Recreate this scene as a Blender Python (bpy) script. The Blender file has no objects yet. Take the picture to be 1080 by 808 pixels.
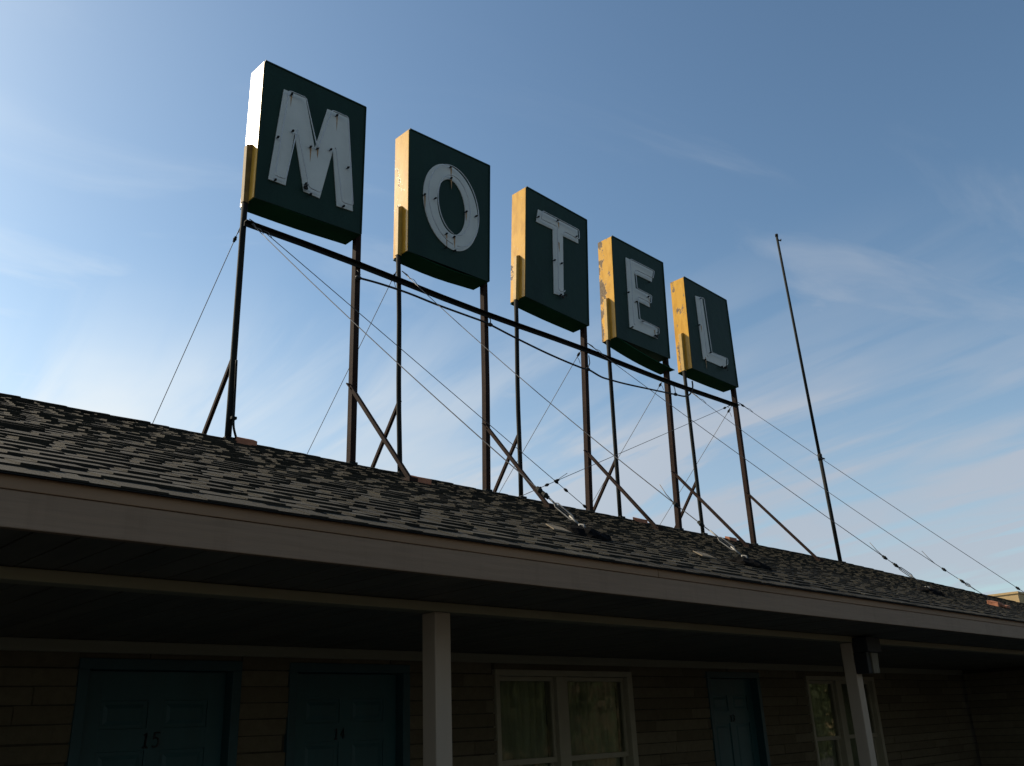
import bpy, bmesh, math, random
from mathutils import Vector, Matrix
from mathutils.geometry import tessellate_polygon
R_ = math.radians
rnd = random.Random(7)
scene = bpy.context.scene
COL = scene.collection

# ------------------------------------------------------------------ camera
PW, PH = 1080.0, 808.0
ZVP = (431.0, -2105.0); XVP = (1555.0, 726.0)
dzv = Vector((ZVP[0]-540, ZVP[1]-404)); dxv = Vector((XVP[0]-540, XVP[1]-404))
F = math.sqrt(-dzv.dot(dxv))
up = Vector((dzv.x, -dzv.y, -F)).normalized()
xa = Vector((dxv.x, -dxv.y, -F)).normalized()
ya = up.cross(xa)
ROT = Matrix((xa, ya, up))            # world = ROT @ camera vector
CAM = Vector((0, 0, 1.6))

def ray(px, py): return ROT @ Vector((px-540, -(py-404), -F))
def at(px, py, Y):
    d = ray(px, py); return CAM + d*((Y-CAM.y)/d.y)
def atX(px, py, X):
    d = ray(px, py); return CAM + d*((X-CAM.x)/d.x)
def proj(P):
    v = ROT.transposed() @ (Vector(P)-CAM)
    return Vector((540-F*v.x/v.z, 404+F*v.y/v.z))

cam = bpy.data.cameras.new('camera'); co = bpy.data.objects.new('camera', cam)
COL.objects.link(co)
cam.sensor_fit = 'HORIZONTAL'; cam.sensor_width = 36; cam.lens = 36*F/PW
cam.clip_start = 0.05; cam.clip_end = 3000
co.matrix_world = Matrix.Translation(CAM) @ ROT.to_4x4()
scene.camera = co

# ------------------------------------------------------------------ materials
class NT:
    def __init__(s, name):
        s.m = bpy.data.materials.new(name); s.m.use_nodes = True
        s.t = s.m.node_tree; s.n = s.t.nodes; s.l = s.t.links
        s.b = s.n['Principled BSDF']; s.out = s.n['Material Output']
        s.tc = s.n.new('ShaderNodeTexCoord')
    def link(s, a, b): s.l.new(a, b)
    def noise(s, scale, detail=4, rough=.55, stretch=None, coord='Object', off=(0, 0, 0)):
        mp = s.n.new('ShaderNodeMapping'); mp.inputs['Scale'].default_value = stretch or (1, 1, 1)
        mp.inputs['Location'].default_value = off
        s.link(s.tc.outputs[coord], mp.inputs[0])
        t = s.n.new('ShaderNodeTexNoise'); t.inputs['Scale'].default_value = scale
        t.inputs['Detail'].default_value = detail; t.inputs['Roughness'].default_value = rough
        s.link(mp.outputs[0], t.inputs['Vector']); return t.outputs['Fac']
    def ramp(s, fac, stops):
        r = s.n.new('ShaderNodeValToRGB'); e = r.color_ramp.elements
        while len(e) < len(stops): e.new(.5)
        for el, (p, c) in zip(e, stops):
            el.position = p; el.color = (*c, 1) if len(c) == 3 else c
        s.link(fac, r.inputs[0]); return r.outputs[0]
    def mix(s, fac, a, b, mode='MIX'):
        x = s.n.new('ShaderNodeMix'); x.data_type = 'RGBA'; x.blend_type = mode
        for v, i in ((fac, 0), (a, 6), (b, 7)):
            if hasattr(v, 'is_output'): s.link(v, x.inputs[i])
            elif i == 0: x.inputs[0].default_value = v
            else: x.inputs[i].default_value = (*v, 1)
        return x.outputs[2]
    def math(s, op, a, b=0.0):
        x = s.n.new('ShaderNodeMath'); x.operation = op
        for v, i in ((a, 0), (b, 1)):
            if hasattr(v, 'is_output'): s.link(v, x.inputs[i])
            else: x.inputs[i].default_value = v
        return x.outputs[0]
    def col(s, c):
        if hasattr(c, 'is_output'): s.link(c, s.b.inputs['Base Color'])
        else: s.b.inputs['Base Color'].default_value = (*c, 1)
    def bump(s, h, strength=.3, dist=.01):
        x = s.n.new('ShaderNodeBump'); x.inputs['Strength'].default_value = strength
        x.inputs['Distance'].default_value = dist
        s.link(h, x.inputs['Height']); s.link(x.outputs[0], s.b.inputs['Normal'])
    def set(s, rough=.6, metal=0., spec=.5):
        if hasattr(rough, 'is_output'): s.link(rough, s.b.inputs['Roughness'])
        else: s.b.inputs['Roughness'].default_value = rough
        s.b.inputs['Metallic'].default_value = metal
        s.b.inputs['Specular IOR Level'].default_value = spec
        return s.m

def simple(name, c, var=.25, scale=6, rough=.6, spec=.4, bump=.15, bd=.004, stretch=None, metal=0.):
    t = NT(name)
    f = t.noise(scale, 5, .6, stretch)
    lo = tuple(x*(1-var) for x in c); hi = tuple(min(1, x*(1+var)) for x in c)
    t.col(t.ramp(f, [(.3, lo), (.7, hi)]))
    if bump: t.bump(t.noise(scale*6, 3, .6, stretch), bump, bd)
    return t.set(rough, metal, spec)

M = {}
# sign cabinet green enamel with dull streaks
t = NT('green_enamel')
a = t.ramp(t.noise(2.2, 5, .6, (1, 1, .35)), [(.3, (.007, .022, .0145)), (.7, (.011, .033, .021))])
r = t.ramp(t.noise(9, 5, .7), [(.66, (0, 0, 0)), (.74, (1, 1, 1))])
t.col(t.mix(t.math('MULTIPLY', r, .45), a, (.035, .030, .022)))
t.bump(t.noise(3.5, 4), .45, .03); M['green'] = t.set(.55, 0, .14)
t = NT('green_enamel_bottom')
t.col(t.ramp(t.noise(3, 5, .6), [(.3, (.005, .044, .020)), (.7, (.009, .064, .030))]))
t.bump(t.noise(4, 3), .3, .02); M['green2'] = t.set(.85, 0, .05)
# yellow enamel, peeling to a grey brown metal
def yellow(name, thr, off, rough=.2, bias=0.):
    t = NT(name)
    a = t.ramp(t.noise(5, 5, .6, (1, 1, .4)), [(.3, (.60, .32, .040)), (.7, (.68, .385, .060))])
    dirt = t.ramp(t.noise(11, 5, .65, (1, 1, .3), off=off), [(.45, (1, 1, 1)), (.75, (.72, .66, .55))])
    a = t.mix(1., a, dirt, 'MULTIPLY')
    n1 = t.noise(4.2, 6, .66, (1, 1.7, 1.0), off=off)
    sp = t.n.new('ShaderNodeSeparateXYZ'); t.link(t.tc.outputs['Object'], sp.inputs[0])
    n1 = t.math('ADD', n1, t.math('MULTIPLY', sp.outputs[1], bias))     # paint lets go first along the rear edge
    pm = t.ramp(n1, [(thr, (0, 0, 0)), (thr+.015, (1, 1, 1))])
    spots = t.ramp(t.noise(26, 4, .6, off=off), [(.68, (0, 0, 0)), (.71, (1, 1, 1))])
    pm = t.math('MAXIMUM', pm, t.math('MULTIPLY', spots, .8))
    bare = t.ramp(t.noise(40, 4, .7), [(.3, (.10, .062, .032)), (.7, (.25, .19, .12))])
    t.col(t.mix(pm, a, bare))
    t.set(t.mix(pm, (rough,)*3, (.8, .8, .8)), 0, .2)
    t.bump(t.math('SUBTRACT', t.noise(6, 3), t.math('MULTIPLY', pm, .4)), .05, .01)
    return t.m
M['yel_M'] = yellow('yellow_enamel_clean', .80, (0, 0, 0), .36)
M['yel_O'] = yellow('yellow_enamel_worn', .66, (3, 1, 0), .14, .3)
M['yel_T'] = yellow('yellow_enamel_chipped', .64, (9, 4, 2), .17, .5)
M['yel_E'] = yellow('yellow_enamel_peeling', .55, (1.3, 7, 5), .2, .95)
M['yel_L'] = yellow('yellow_enamel_flaking', .59, (4.6, 2.2, 8), .2, .35)
M['strip_M'] = simple('shaded_yellow_brown', (.20, .125, .035), .35, 9, .7, .2, .1)  # yellow paint turned brown: shade on the M strip is put into its colour
M['strip'] = simple('shaded_yellow', (.46, .28, .055), .2, 9, .6, .25, .1)  # yellow darkened to stand for shade on the other post strips
# letter face: dull white paint with rust runs and a dirty film
t = NT('letter_white_paint')
a = t.ramp(t.noise(4, 5, .6), [(.25, (.50, .51, .465)), (.75, (.575, .58, .53))])
run = t.ramp(t.noise(7, 5, .6, (3.2, 1, .22)), [(.60, (0, 0, 0)), (.78, (1, 1, 1))])
t.col(t.mix(t.math('MULTIPLY', run, .28), a, (.36, .27, .18)))
t.bump(t.noise(8, 3), .12, .01); M['letter'] = t.set(.6, 0, .25)
M['rust_run'] = simple('rust_run', (.34, .21, .11), .4, 30, .9, .1, 0)
t = NT('neon_tube_glass'); t.col((.62, .63, .62)); t.b.inputs['Transmission Weight'].default_value = .25
M['tube'] = t.set(.15, 0, .5)
M['black'] = simple('black_rubber', (.012, .012, .012), .3, 12, .6, .3, 0)
M['lead'] = simple('wire_lead', (.02, .018, .016), .3, 20, .6, .3, 0)
# steel
M['dark_steel'] = simple('dark_painted_steel', (.011, .012, .010), .5, 7, .8, .15, .3, .004, (1, 1, .3))
t = NT('rusty_brown_steel')
a = t.ramp(t.noise(5, 6, .65, (1, 1, .25)), [(.3, (.009, .005, .004)), (.5, (.018, .010, .0075)), (.7, (.031, .019, .014))])
b = t.ramp(t.noise(30, 4, .7), [(.45, (0, 0, 0)), (.7, (1, 1, 1))])
t.col(t.mix(t.math('MULTIPLY', b, .5), a, (.05, .025, .014)))
t.bump(t.noise(60, 3), .4, .003); M['rust_steel'] = t.set(.85, 0, .1)
M['wire'] = simple('galvanised_wire', (.10, .095, .09), .4, 20, .55, .4, 0)
M['zinc'] = simple('zinc_metal', (.20, .195, .18), .3, 40, .6, .4, 0, metal=.3)
M['redwood'] = simple('reddish_wood', (.34, .14, .075), .3, 18, .85, .2, .4, .004, (.3, 1, 1))
M['tar'] = simple('tar_patch', (.007, .0065, .006), .4, 25, .95, .03, .6, .01)
# painted timber
t = NT('taupe_board_paint')
a = t.ramp(t.noise(2, 6, .65, (.2, 1, 4)), [(.3, (.228, .148, .088)), (.7, (.268, .176, .108))])
st_ = t.ramp(t.noise(5, 5, .7, (2.2, 1, .12)), [(.52, (1, 1, 1)), (.75, (.84, .82, .79))])
gr = t.ramp(t.noise(60, 4, .7, (.05, 1, 1)), [(.3, (.88, .88, .88)), (.7, (1.06, 1.06, 1.06))])
t.col(t.mix(1., t.mix(1., a, st_, 'MULTIPLY'), gr, 'MULTIPLY')); t.bump(t.noise(50, 4, .7, (.06, 1, 1)), .35, .004); M['fascia'] = t.set(.65, 0, .3)
M['trim'] = simple('brown_trim_paint', (.245, .148, .080), .15, 4, .65, .3, .25, .004, (.25, 1, 3))
M['beam'] = simple('olive_tan_paint', (.24, .205, .12), .12, 3, .65, .3, .2, .004, (.25, 1, 3))
M['trim2'] = simple('grey_tan_paint', (.21, .195, .13), .12, 3, .65, .3, .2, .004, (.25, 1, 3))
M['post'] = simple('grey_post_paint', (.34, .265, .185), .10, 3, .55, .35, .2, .004, (1, 1, .3))
M['winframe'] = simple('cream_window_paint', (.27, .235, .15), .10, 5, .55, .35, .1)
M['soffit'] = simple('dark_soffit_boards', (.115, .100, .066), .3, 2.5, .6, .35, .3, .004, (4, .4, 1))
M['door'] = simple('teal_door_paint', (.015, .062, .062), .15, 4, .5, .4, .12, .003, (1, 1, .3))
M['doorframe'] = simple('teal_frame_paint', (.012, .048, .050), .15, 5, .5, .4, .1)
M['digit'] = simple('black_digit', (.006, .005, .004), .2, 20, .4, .5, 0)
M['curtain'] = simple('green_grey_curtain', (.27, .27, .165), .3, 3, .9, .1, .2, .01, (3, 1, .3))
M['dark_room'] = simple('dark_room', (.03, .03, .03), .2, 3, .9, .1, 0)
t = NT('window_glass')
g = t.n.new('ShaderNodeBsdfGlossy'); g.inputs['Roughness'].default_value = .02
tr = t.n.new('ShaderNodeBsdfTransparent'); tr.inputs[0].default_value = (.86, .88, .85, 1)
lw = t.n.new('ShaderNodeLayerWeight'); lw.inputs['Blend'].default_value = .5
fr_ = t.math('ADD', t.math('MULTIPLY', t.math('POWER', lw.outputs['Facing'], 4.0), .9), .035)
ms = t.n.new('ShaderNodeMixShader'); t.link(fr_, ms.inputs[0])
t.link(tr.outputs[0], ms.inputs[1]); t.link(g.outputs[0], ms.inputs[2]); t.link(ms.outputs[0], t.out.inputs[0])
bp = t.n.new('ShaderNodeBump'); bp.inputs['Strength'].default_value = .05; bp.inputs['Distance'].default_value = .02
t.link(t.noise(2.5, 2), bp.inputs['Height']); t.link(bp.outputs[0], g.inputs['Normal'])
M['glass'] = t.m
# masonry: long rough blocks, a shade of their own through the vertex attribute
t = NT('rough_block')
at_ = t.n.new('ShaderNodeAttribute'); at_.attribute_name = 'shade'
a = t.ramp(at_.outputs['Fac'], [(0, (.115, .092, .052)), (.5, (.14, .112, .064)), (1, (.17, .138, .08))])
b = t.ramp(t.noise(14, 6, .7), [(.3, (.75, .75, .75)), (.7, (1.0, 1.0, 1.0))])
t.col(t.mix(1., a, b, 'MULTIPLY')); t.bump(t.noise(28, 6, .7, (.6, 1, 1)), .9, .02); M['block'] = t.set(.9, 0, .2)
M['mortar'] = simple('mortar', (.06, .048, .03), .3, 10, .95, .1, .4)
# shingles: weathered brown grey, each tab its own shade
t = NT('asphalt_shingle')
at_ = t.n.new('ShaderNodeAttribute'); at_.attribute_name = 'shade'
a = t.ramp(at_.outputs['Fac'], [(0, (.012, .0115, .009)), (.35, (.024, .0225, .0175)), (.7, (.045, .042, .033)), (1, (.072, .068, .055))])
g1 = t.ramp(t.noise(160, 3, .7), [(.3, (.55, .55, .55)), (.7, (1.25, 1.25, 1.25))])
g2 = t.ramp(t.noise(1.1, 4, .6), [(.3, (.75, .73, .7)), (.7, (1.15, 1.12, 1.05))])
t.col(t.mix(1., t.mix(1., a, g1, 'MULTIPLY'), g2, 'MULTIPLY')); t.bump(t.noise(120, 4, .7), .6, .004); M['shingle'] = t.set(.92, 0, .15)
M['roof_deck'] = simple('roof_felt', (.02, .018, .016), .3, 8, .95, .1, .3)
M['asphalt'] = simple('parking_asphalt', (.042, .041, .040), .35, 1.5, .9, .2, .5, .01)
M['concrete'] = simple('walk_concrete', (.20, .19, .17), .2, 2, .85, .2, .3, .005)
M['paint'] = simple('line_paint', (.6, .6, .56), .2, 5, .8, .2, .1)
M['kerb'] = simple('kerb_concrete', (.26, .25, .23), .2, 3, .85, .2, .3, .005)
M['tan_wall'] = simple('tan_stucco', (.42, .30, .15), .08, 3, .9, .2, .3, .01)
M['shop'] = simple('shop_stucco', (.26, .19, .10), .15, 1, .9, .2, .2)
M['brown_wall'] = simple('sky_block_brown', (.075, .058, .036), .3, 1.2, .9, .1, .2)
M['torn'] = simple('torn_shingle_back', (.17, .14, .10), .2, 14, .9, .1, .3)
M['bark'] = simple('bark', (.07, .05, .035), .4, 8, .95, .1, .8, .02, (1, 1, .2))
M['leaf'] = simple('leaf', (.026, .034, .011), .5, 1.2, .7, .2, 0)

# ------------------------------------------------------------------ mesh helpers
class MB:
    def __init__(s): s.bm = bmesh.new(); s.shade = s.bm.faces.layers.float.new('shade')
    def face(s, vs, sh=0.5, mi=0, smooth=False):
        try: f = s.bm.faces.new(vs)
        except ValueError: return None
        f[s.shade] = sh; f.material_index = mi; f.smooth = smooth; return f
    def hexa(s, p, sh=.5, mi=0):       # p: 4 front (ccw) + 4 back
        v = [s.bm.verts.new(q) for q in p]
        for q in ((0, 1, 2, 3), (7, 6, 5, 4), (0, 4, 5, 1), (1, 5, 6, 2), (2, 6, 7, 3), (3, 7, 4, 0)):
            s.face([v[i] for i in q], sh, mi)
        return v
    def box(s, x0, x1, y0, y1, z0, z1, sh=.5, mi=0):
        return s.hexa([(x0, y0, z0), (x1, y0, z0), (x1, y0, z1), (x0, y0, z1),
                       (x0, y1, z0), (x1, y1, z0), (x1, y1, z1), (x0, y1, z1)], sh, mi)
    def bar(s, a, b, w, h=None, upv=(0, 0, 1)):   # square section bar
        a = Vector(a); b = Vector(b); h = h or w
        d = (b-a).normalized(); u = Vector(upv)
        if abs(d.dot(u)) > .95: u = Vector((0, 1, 0))
        sx = d.cross(u).normalized(); sy = sx.cross(d).normalized()
        o = [sx*w/2*i+sy*h/2*j for i, j in ((-1, -1), (1, -1), (1, 1), (-1, 1))]
        s.hexa([a+q for q in o]+[b+q for q in o])
    def angle(s, a, b, w, tk, d1, d2):            # L section: flanges along d1 and d2 from the heel line a-b
        a = Vector(a); b = Vector(b); d1 = Vector(d1); d2 = Vector(d2)
        prof = [Vector((0, 0)), Vector((w, 0)), Vector((w, tk)), Vector((tk, tk)), Vector((tk, w)), Vector((0, w))]
        va = [s.bm.verts.new(a+d1*q.x+d2*q.y) for q in prof]; vb = [s.bm.verts.new(b+d1*q.x+d2*q.y) for q in prof]
        for i in range(6):
            j = (i+1) % 6; s.face([va[i], va[j], vb[j], vb[i]])
        s.face(va[::-1]); s.face(vb)
    def tube(s, pts, r, n=8, r2=None, cyclic=False):
        pts = [Vector(p) for p in pts]; rings = []
        N = len(pts); pu = None
        for i, p in enumerate(pts):
            if cyclic: d = pts[(i+1) % N]-pts[i-1]
            else: d = pts[min(i+1, N-1)]-pts[max(i-1, 0)]
            if d.length < 1e-9: d = Vector((0, 0, 1))
            d.normalize()
            if pu is None: pu = Vector((0, 0, 1)) if abs(d.z) < .9 else Vector((1, 0, 0))
            sx = d.cross(pu).normalized(); pu = sx.cross(d).normalized()
            rr = r if r2 is None else r+(r2-r)*i/max(1, N-1)
            rings.append([s.bm.verts.new(p+(sx*math.cos(k*2*math.pi/n)+pu*math.sin(k*2*math.pi/n))*rr) for k in range(n)])
        for i in range(N if cyclic else N-1):
            A = rings[i]; B = rings[(i+1) % N]
            for k in range(n): s.face([A[k], A[(k+1) % n], B[(k+1) % n], B[k]], .5, 0, True)
        if not cyclic: s.face(rings[0][::-1]); s.face(rings[-1])
    def ball(s, c, r, sc=(1, 1, 1), seg=10):
        m = Matrix.Translation(Vector(c)) @ Matrix.Diagonal((sc[0], sc[1], sc[2], 1))
        res = bmesh.ops.create_uvsphere(s.bm, u_segments=seg, v_segments=max(5, seg//2+1), radius=r, matrix=m)
        for v in res['verts']:
            for f in v.link_faces: f.smooth = True
    def prism(s, poly, y0, y1):                   # polygon in x,z extruded along y
        va = [s.bm.verts.new((p[0], y0, p[1])) for p in poly]; vb = [s.bm.verts.new((p[0], y1, p[1])) for p in poly]
        n = len(poly)
        for t_ in tessellate_polygon([[Vector((p[0], p[1], 0)) for p in poly]]):
            s.face([va[i] for i in t_]); s.face([vb[i] for i in reversed(t_)])
        for i in range(n):
            j = (i+1) % n; s.face([va[j], va[i], vb[i], vb[j]])
    def build(s, name, mats, parent=None, bevel=0, origin=None):
        bmesh.ops.recalc_face_normals(s.bm, faces=s.bm.faces[:])
        me = bpy.data.meshes.new(name)
        o = bpy.data.objects.new(name, me); COL.objects.link(o)
        if parent is not None: o.parent = parent
        base = Vector(parent.matrix_world.translation) if parent is not None else Vector((0, 0, 0))
        if parent is not None:
            q = parent; base = Vector((0, 0, 0))
            while q is not None: base += Vector(q.location); q = q.parent
        org = Vector(origin) if origin is not None else base
        bmesh.ops.translate(s.bm, verts=s.bm.verts[:], vec=-org)
        s.bm.to_mesh(me); s.bm.free()
        o.location = org-base
        for m in (mats if isinstance(mats, (list, tuple)) else [mats]): me.materials.append(m)
        if bevel:
            bv = o.modifiers.new('bevel', 'BEVEL'); bv.width = bevel; bv.segments = 2; bv.limit_method = 'ANGLE'
        return o

def tag(o, label=None, cat=None, group=None, kind=None):
    if label: o['label'] = label
    if cat: o['category'] = cat
    if group: o['group'] = group
    if kind: o['kind'] = kind
    return o
def thing(name, label, cat, loc, group=None):
    o = bpy.data.objects.new(name, None); COL.objects.link(o); o.location = loc; o.empty_display_size = .2
    return tag(o, label, cat, group)

# ------------------------------------------------------------------ key sizes
WALL = 5.676; FAS = 2.79; RY = 7.4; RZ = 4.175; SL = .395
EY = FAS-.024; XE = 15.5           # eave line and the end of the ridge (hip beyond)
SOF = 2.196
def roofz(y): return RZ-SL*abs(RY-y)
XL = -6.0

# ------------------------------------------------------------------ ground
b = MB(); b.box(-900, 900, -900, 900, -.3, 0); tag(b.build('ground', M['asphalt']), kind='structure')
b = MB(); b.box(-12, 24, 3.05, WALL+.02, .001, .13); tag(b.build('walkway', M['concrete'], bevel=.01), kind='structure')
b = MB()
for i in range(12):
    x = -10+i*2.8; b.box(x, x+.1, -3.2, 2.2, .004, .006)
tag(b.build('parking_lines', M['paint']), kind='structure')

# ------------------------------------------------------------------ motel building
bl = thing('motel_building', 'low motel building with shingled hip roof, deep porch, teal numbered doors and rough block wall', 'motel', (0, WALL, 0))
# openings: (x0, x1, z0, z1)
D15 = (2.12, 3.16, .13, 2.095); D14 = (3.52, 4.565, .13, 2.095)
W1 = (5.46, 7.27, .85, 2.076); W2 = (10.67, 12.52, .85, 2.07)
D13 = (8.56, 9.61, .13, 2.095)
ops = sorted([D15, D14, D13, W1, W2])
XR = 19.6
spans = []; x = XL
for o in ops:
    spans.append((x, o[0], .0, SOF)); spans.append((o[0], o[1], o[3], SOF))
    if o[2] > .3: spans.append((o[0], o[1], .0, o[2]))
    x = o[1]
spans.append((x, XR, 0, SOF))
b = MB()
CH = .102
for (x0, x1, z0, z1) in spans:
    b.box(x0+.001, x1-.001, WALL+.022, WALL+.22, z0+.001, z1, .3, 1)
    k0 = int(z0/CH)
    for k in range(k0, int(z1/CH)+1):
        za = max(z0, k*CH)+.005; zb = min(z1, (k+1)*CH)-.005
        if zb-za < .02: continue
        rr = random.Random(k*977+3)
        x = x0-rr.uniform(0, .3)
        while x < x1:
            L = rr.choice((.6, .8, 1.1, .45, .9)); a0 = max(x, x0)+.002; a1 = min(x+L, x1)-.002
            x += L
            if a1-a0 < .03: continue
            p = rnd.uniform(0, .014)
            vs = b.box(a0, a1, WALL+.004-p, WALL+.05, za+rnd.uniform(-.002, .002), zb+rnd.uniform(-.002, .002), rnd.random(), 0)
            vs[0].co.y += rnd.uniform(0, .008); vs[1].co.y += rnd.uniform(0, .008)
# end and back walls, and the wing that closes the porch
XW = at(1016, 730, WALL).x
b.box(XW, XW+.2, 3.65, WALL-.05, 0, SOF-.004, .4, 1)
for k in range(21):
    y = 3.65
    while y < WALL-.06:
        L = rnd.choice((.6, .8, 1.1)); b.box(XW-.012-rnd.uniform(0, .012), XW+.01, y+.002, min(y+L, WALL-.055)-.002, k*CH+.005, (k+1)*CH-.005, rnd.random(), 0); y += L
b.box(XR-.2, XR, WALL+.24, 11.9, 0, SOF, .4, 1); b.box(XL, XL+.2, WALL+.24, 11.9, 0, SOF, .4, 1); b.box(XL+.21, XR-.21, 11.7, 11.9, 0, SOF, .4, 1)
wall = b.build('wall', [M['block'], M['mortar']], bl)

# soffit boards
b = MB(); b.box(XL, XR+.5, FAS+.02, WALL+.1, SOF+.021, SOF+.05)
x = XL
while x < XR+.4:
    w = .135; b.box(x+.004, x+w-.004, FAS+.03, WALL+.09, SOF+rnd.uniform(0, .002), SOF+.02); x += w
b.build('soffit', M['soffit'], bl)
# fascia in three lengths
b = MB()
seams = [XL-.5, at(40, 520, FAS).x-2.2, at(694, 610, FAS).x, 20.05]
b.box(seams[0], seams[3], FAS, FAS+.03, 2.192, 2.300)
b.box(20.0, 20.03, FAS+.05, 12, 2.192, 2.322)
b.build('fascia', M['fascia'], bl, bevel=.003)
b = MB()
for i in range(3): b.box(seams[i]+.002, seams[i+1]-.002, FAS-.005, FAS+.028, 2.3008, 2.3435)
b.build('eave_trim', M['trim'], bl, bevel=.003)
# porch beam and wall head trim
PY = 3.42
b = MB(); b.box(XL, 19.4, PY, PY+.09, 2.150, SOF-.002); b.build('porch_beam', M['beam'], bl, bevel=.004)
b = MB(); b.box(XL, XR, WALL-.045, WALL-.016, 2.125, SOF-.002); b.build('wall_trim', M['trim2'], bl, bevel=.004)

def post(x0, x1, y0, y1):
    b = MB(); b.box(x0, x1, y0, y1, .13, 2.149); b.build('porch_post', M['post'], bl, bevel=.006)
p0 = at(459.6, 720, 3.43); p1 = at(476.4, 720, 3.43)
pw = p1.x-p0.x
post(p0.x, p1.x, 3.43, 3.43+pw)
q0 = at(903.5, 712, 3.43)
post(q0.x, q0.x+pw, 3.43, 3.43+pw)
post(p0.x-4.25, p0.x-4.25+pw, 3.43, 3.43+pw)

# doors
def stroke_digit(ch, x, z, h, y):
    P = {'1': [[(.18, .80), (.42, 1.0), (.42, 0)], [(.15, 0), (.70, 0)]],
         '5': [[(.80, .99), (.28, .99), (.20, .55), (.45, .64), (.68, .58), (.80, .40), (.78, .20), (.62, .04), (.38, 0), (.16, .08)]],
         '4': [[(.62, 0), (.62, 1.0), (.12, .32), (.85, .32)]],
         '3': [[(.15, .88), (.40, 1.0), (.66, .92), (.72, .72), (.60, .56), (.38, .52), (.62, .47), (.78, .28), (.68, .08), (.40, 0), (.14, .10)]]}[ch]
    b = MB()
    for st in P: b.tube([(x+(u*.70+.06*v)*h, y, z+v*h) for u, v in st], h*.075, 6)
    return b
def door(o, num, dx, zc, dh, label=None):
    x0, x1, z0, z1 = o
    fw = .062; y = WALL+.075
    b = MB(); lx0 = x0+fw+.004; lx1 = x1-fw-.004; lz1 = z1-fw-.004
    w = lx1-lx0
    st = .115; cm = .10; pw_ = (w-2*st-cm)/2
    rows = [(1.70, 1.86), (1.00, 1.575), (.30, .86)]
    yb = y+.042
    b.box(lx0, lx0+st, y, yb, z0+.01, lz1); b.box(lx1-st, lx1, y, yb, z0+.01, lz1)
    b.box(lx0+st+pw_, lx0+st+pw_+cm, y+.0002, yb-.0002, z0+.011, lz1-.001)
    zs = [z0+.01]+[q for r_ in reversed(rows) for q in r_]+[lz1]
    for i in range(0, len(zs), 2):
        b.box(lx0+st-.001, lx1-st+.001, y+.0005, yb-.0005, zs[i], zs[i+1])
    for (a0, a1) in rows:
        for px in (lx0+st, lx0+st+pw_+cm):
            b.box(px, px+pw_, y+.009, yb-.012, a0, a1)
            b.hexa([(px+.045, y+.004, a0+.045), (px+pw_-.045, y+.004, a0+.045), (px+pw_-.045, y+.004, a1-.045), (px+.045, y+.004, a1-.045),
                    (px+.02, y+.0095, a0+.02), (px+pw_-.02, y+.0095, a0+.02), (px+pw_-.02, y+.0095, a1-.02), (px+.02, y+.0095, a1-.02)])
    d = b.build('door', M['door'], bl, bevel=.002)
    if label: d['label'] = label
    b = MB()
    for xa_, xb_ in ((x0, x0+fw), (x1-fw, x1)):
        b.box(xa_, xb_, WALL-.012, WALL+.17, z0, z1-fw-.001)
    b.box(x0, x1, WALL-.0122, WALL+.17, z1-fw, z1)
    b.box(x0+fw, x0+fw+.012, y+.05, WALL+.169, z0, z1-fw-.002); b.box(x1-fw-.012, x1-fw, y+.05, WALL+.169, z0, z1-fw-.002)
    b.build('door_frame', M['doorframe'], d, bevel=.003)
    b = MB(); kx = lx0+.07
    b.tube([(kx, y, 1.02), (kx, y-.045, 1.02)], .012); b.ball((kx, y-.055, 1.02), .028)
    b.tube([(kx, y+.001, 1.02), (kx, y-.006, 1.02)], .032, 12)
    b.build('handle', M['zinc'], d)
    for i, ch in enumerate(num):
        stroke_digit(ch, dx+(i-1)*dh*.74, zc, dh, y-.004).build('number_digit', M['digit'], d)
door(D15, '15', 2.625, 1.592, .082, 'teal panelled door numbered 15')
door(D14, '14', 3.995, 1.592, .068, 'teal panelled door numbered 14')
door(D13, '13', 9.09, 1.592, .066, 'teal panelled door beyond the wide window')

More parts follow.
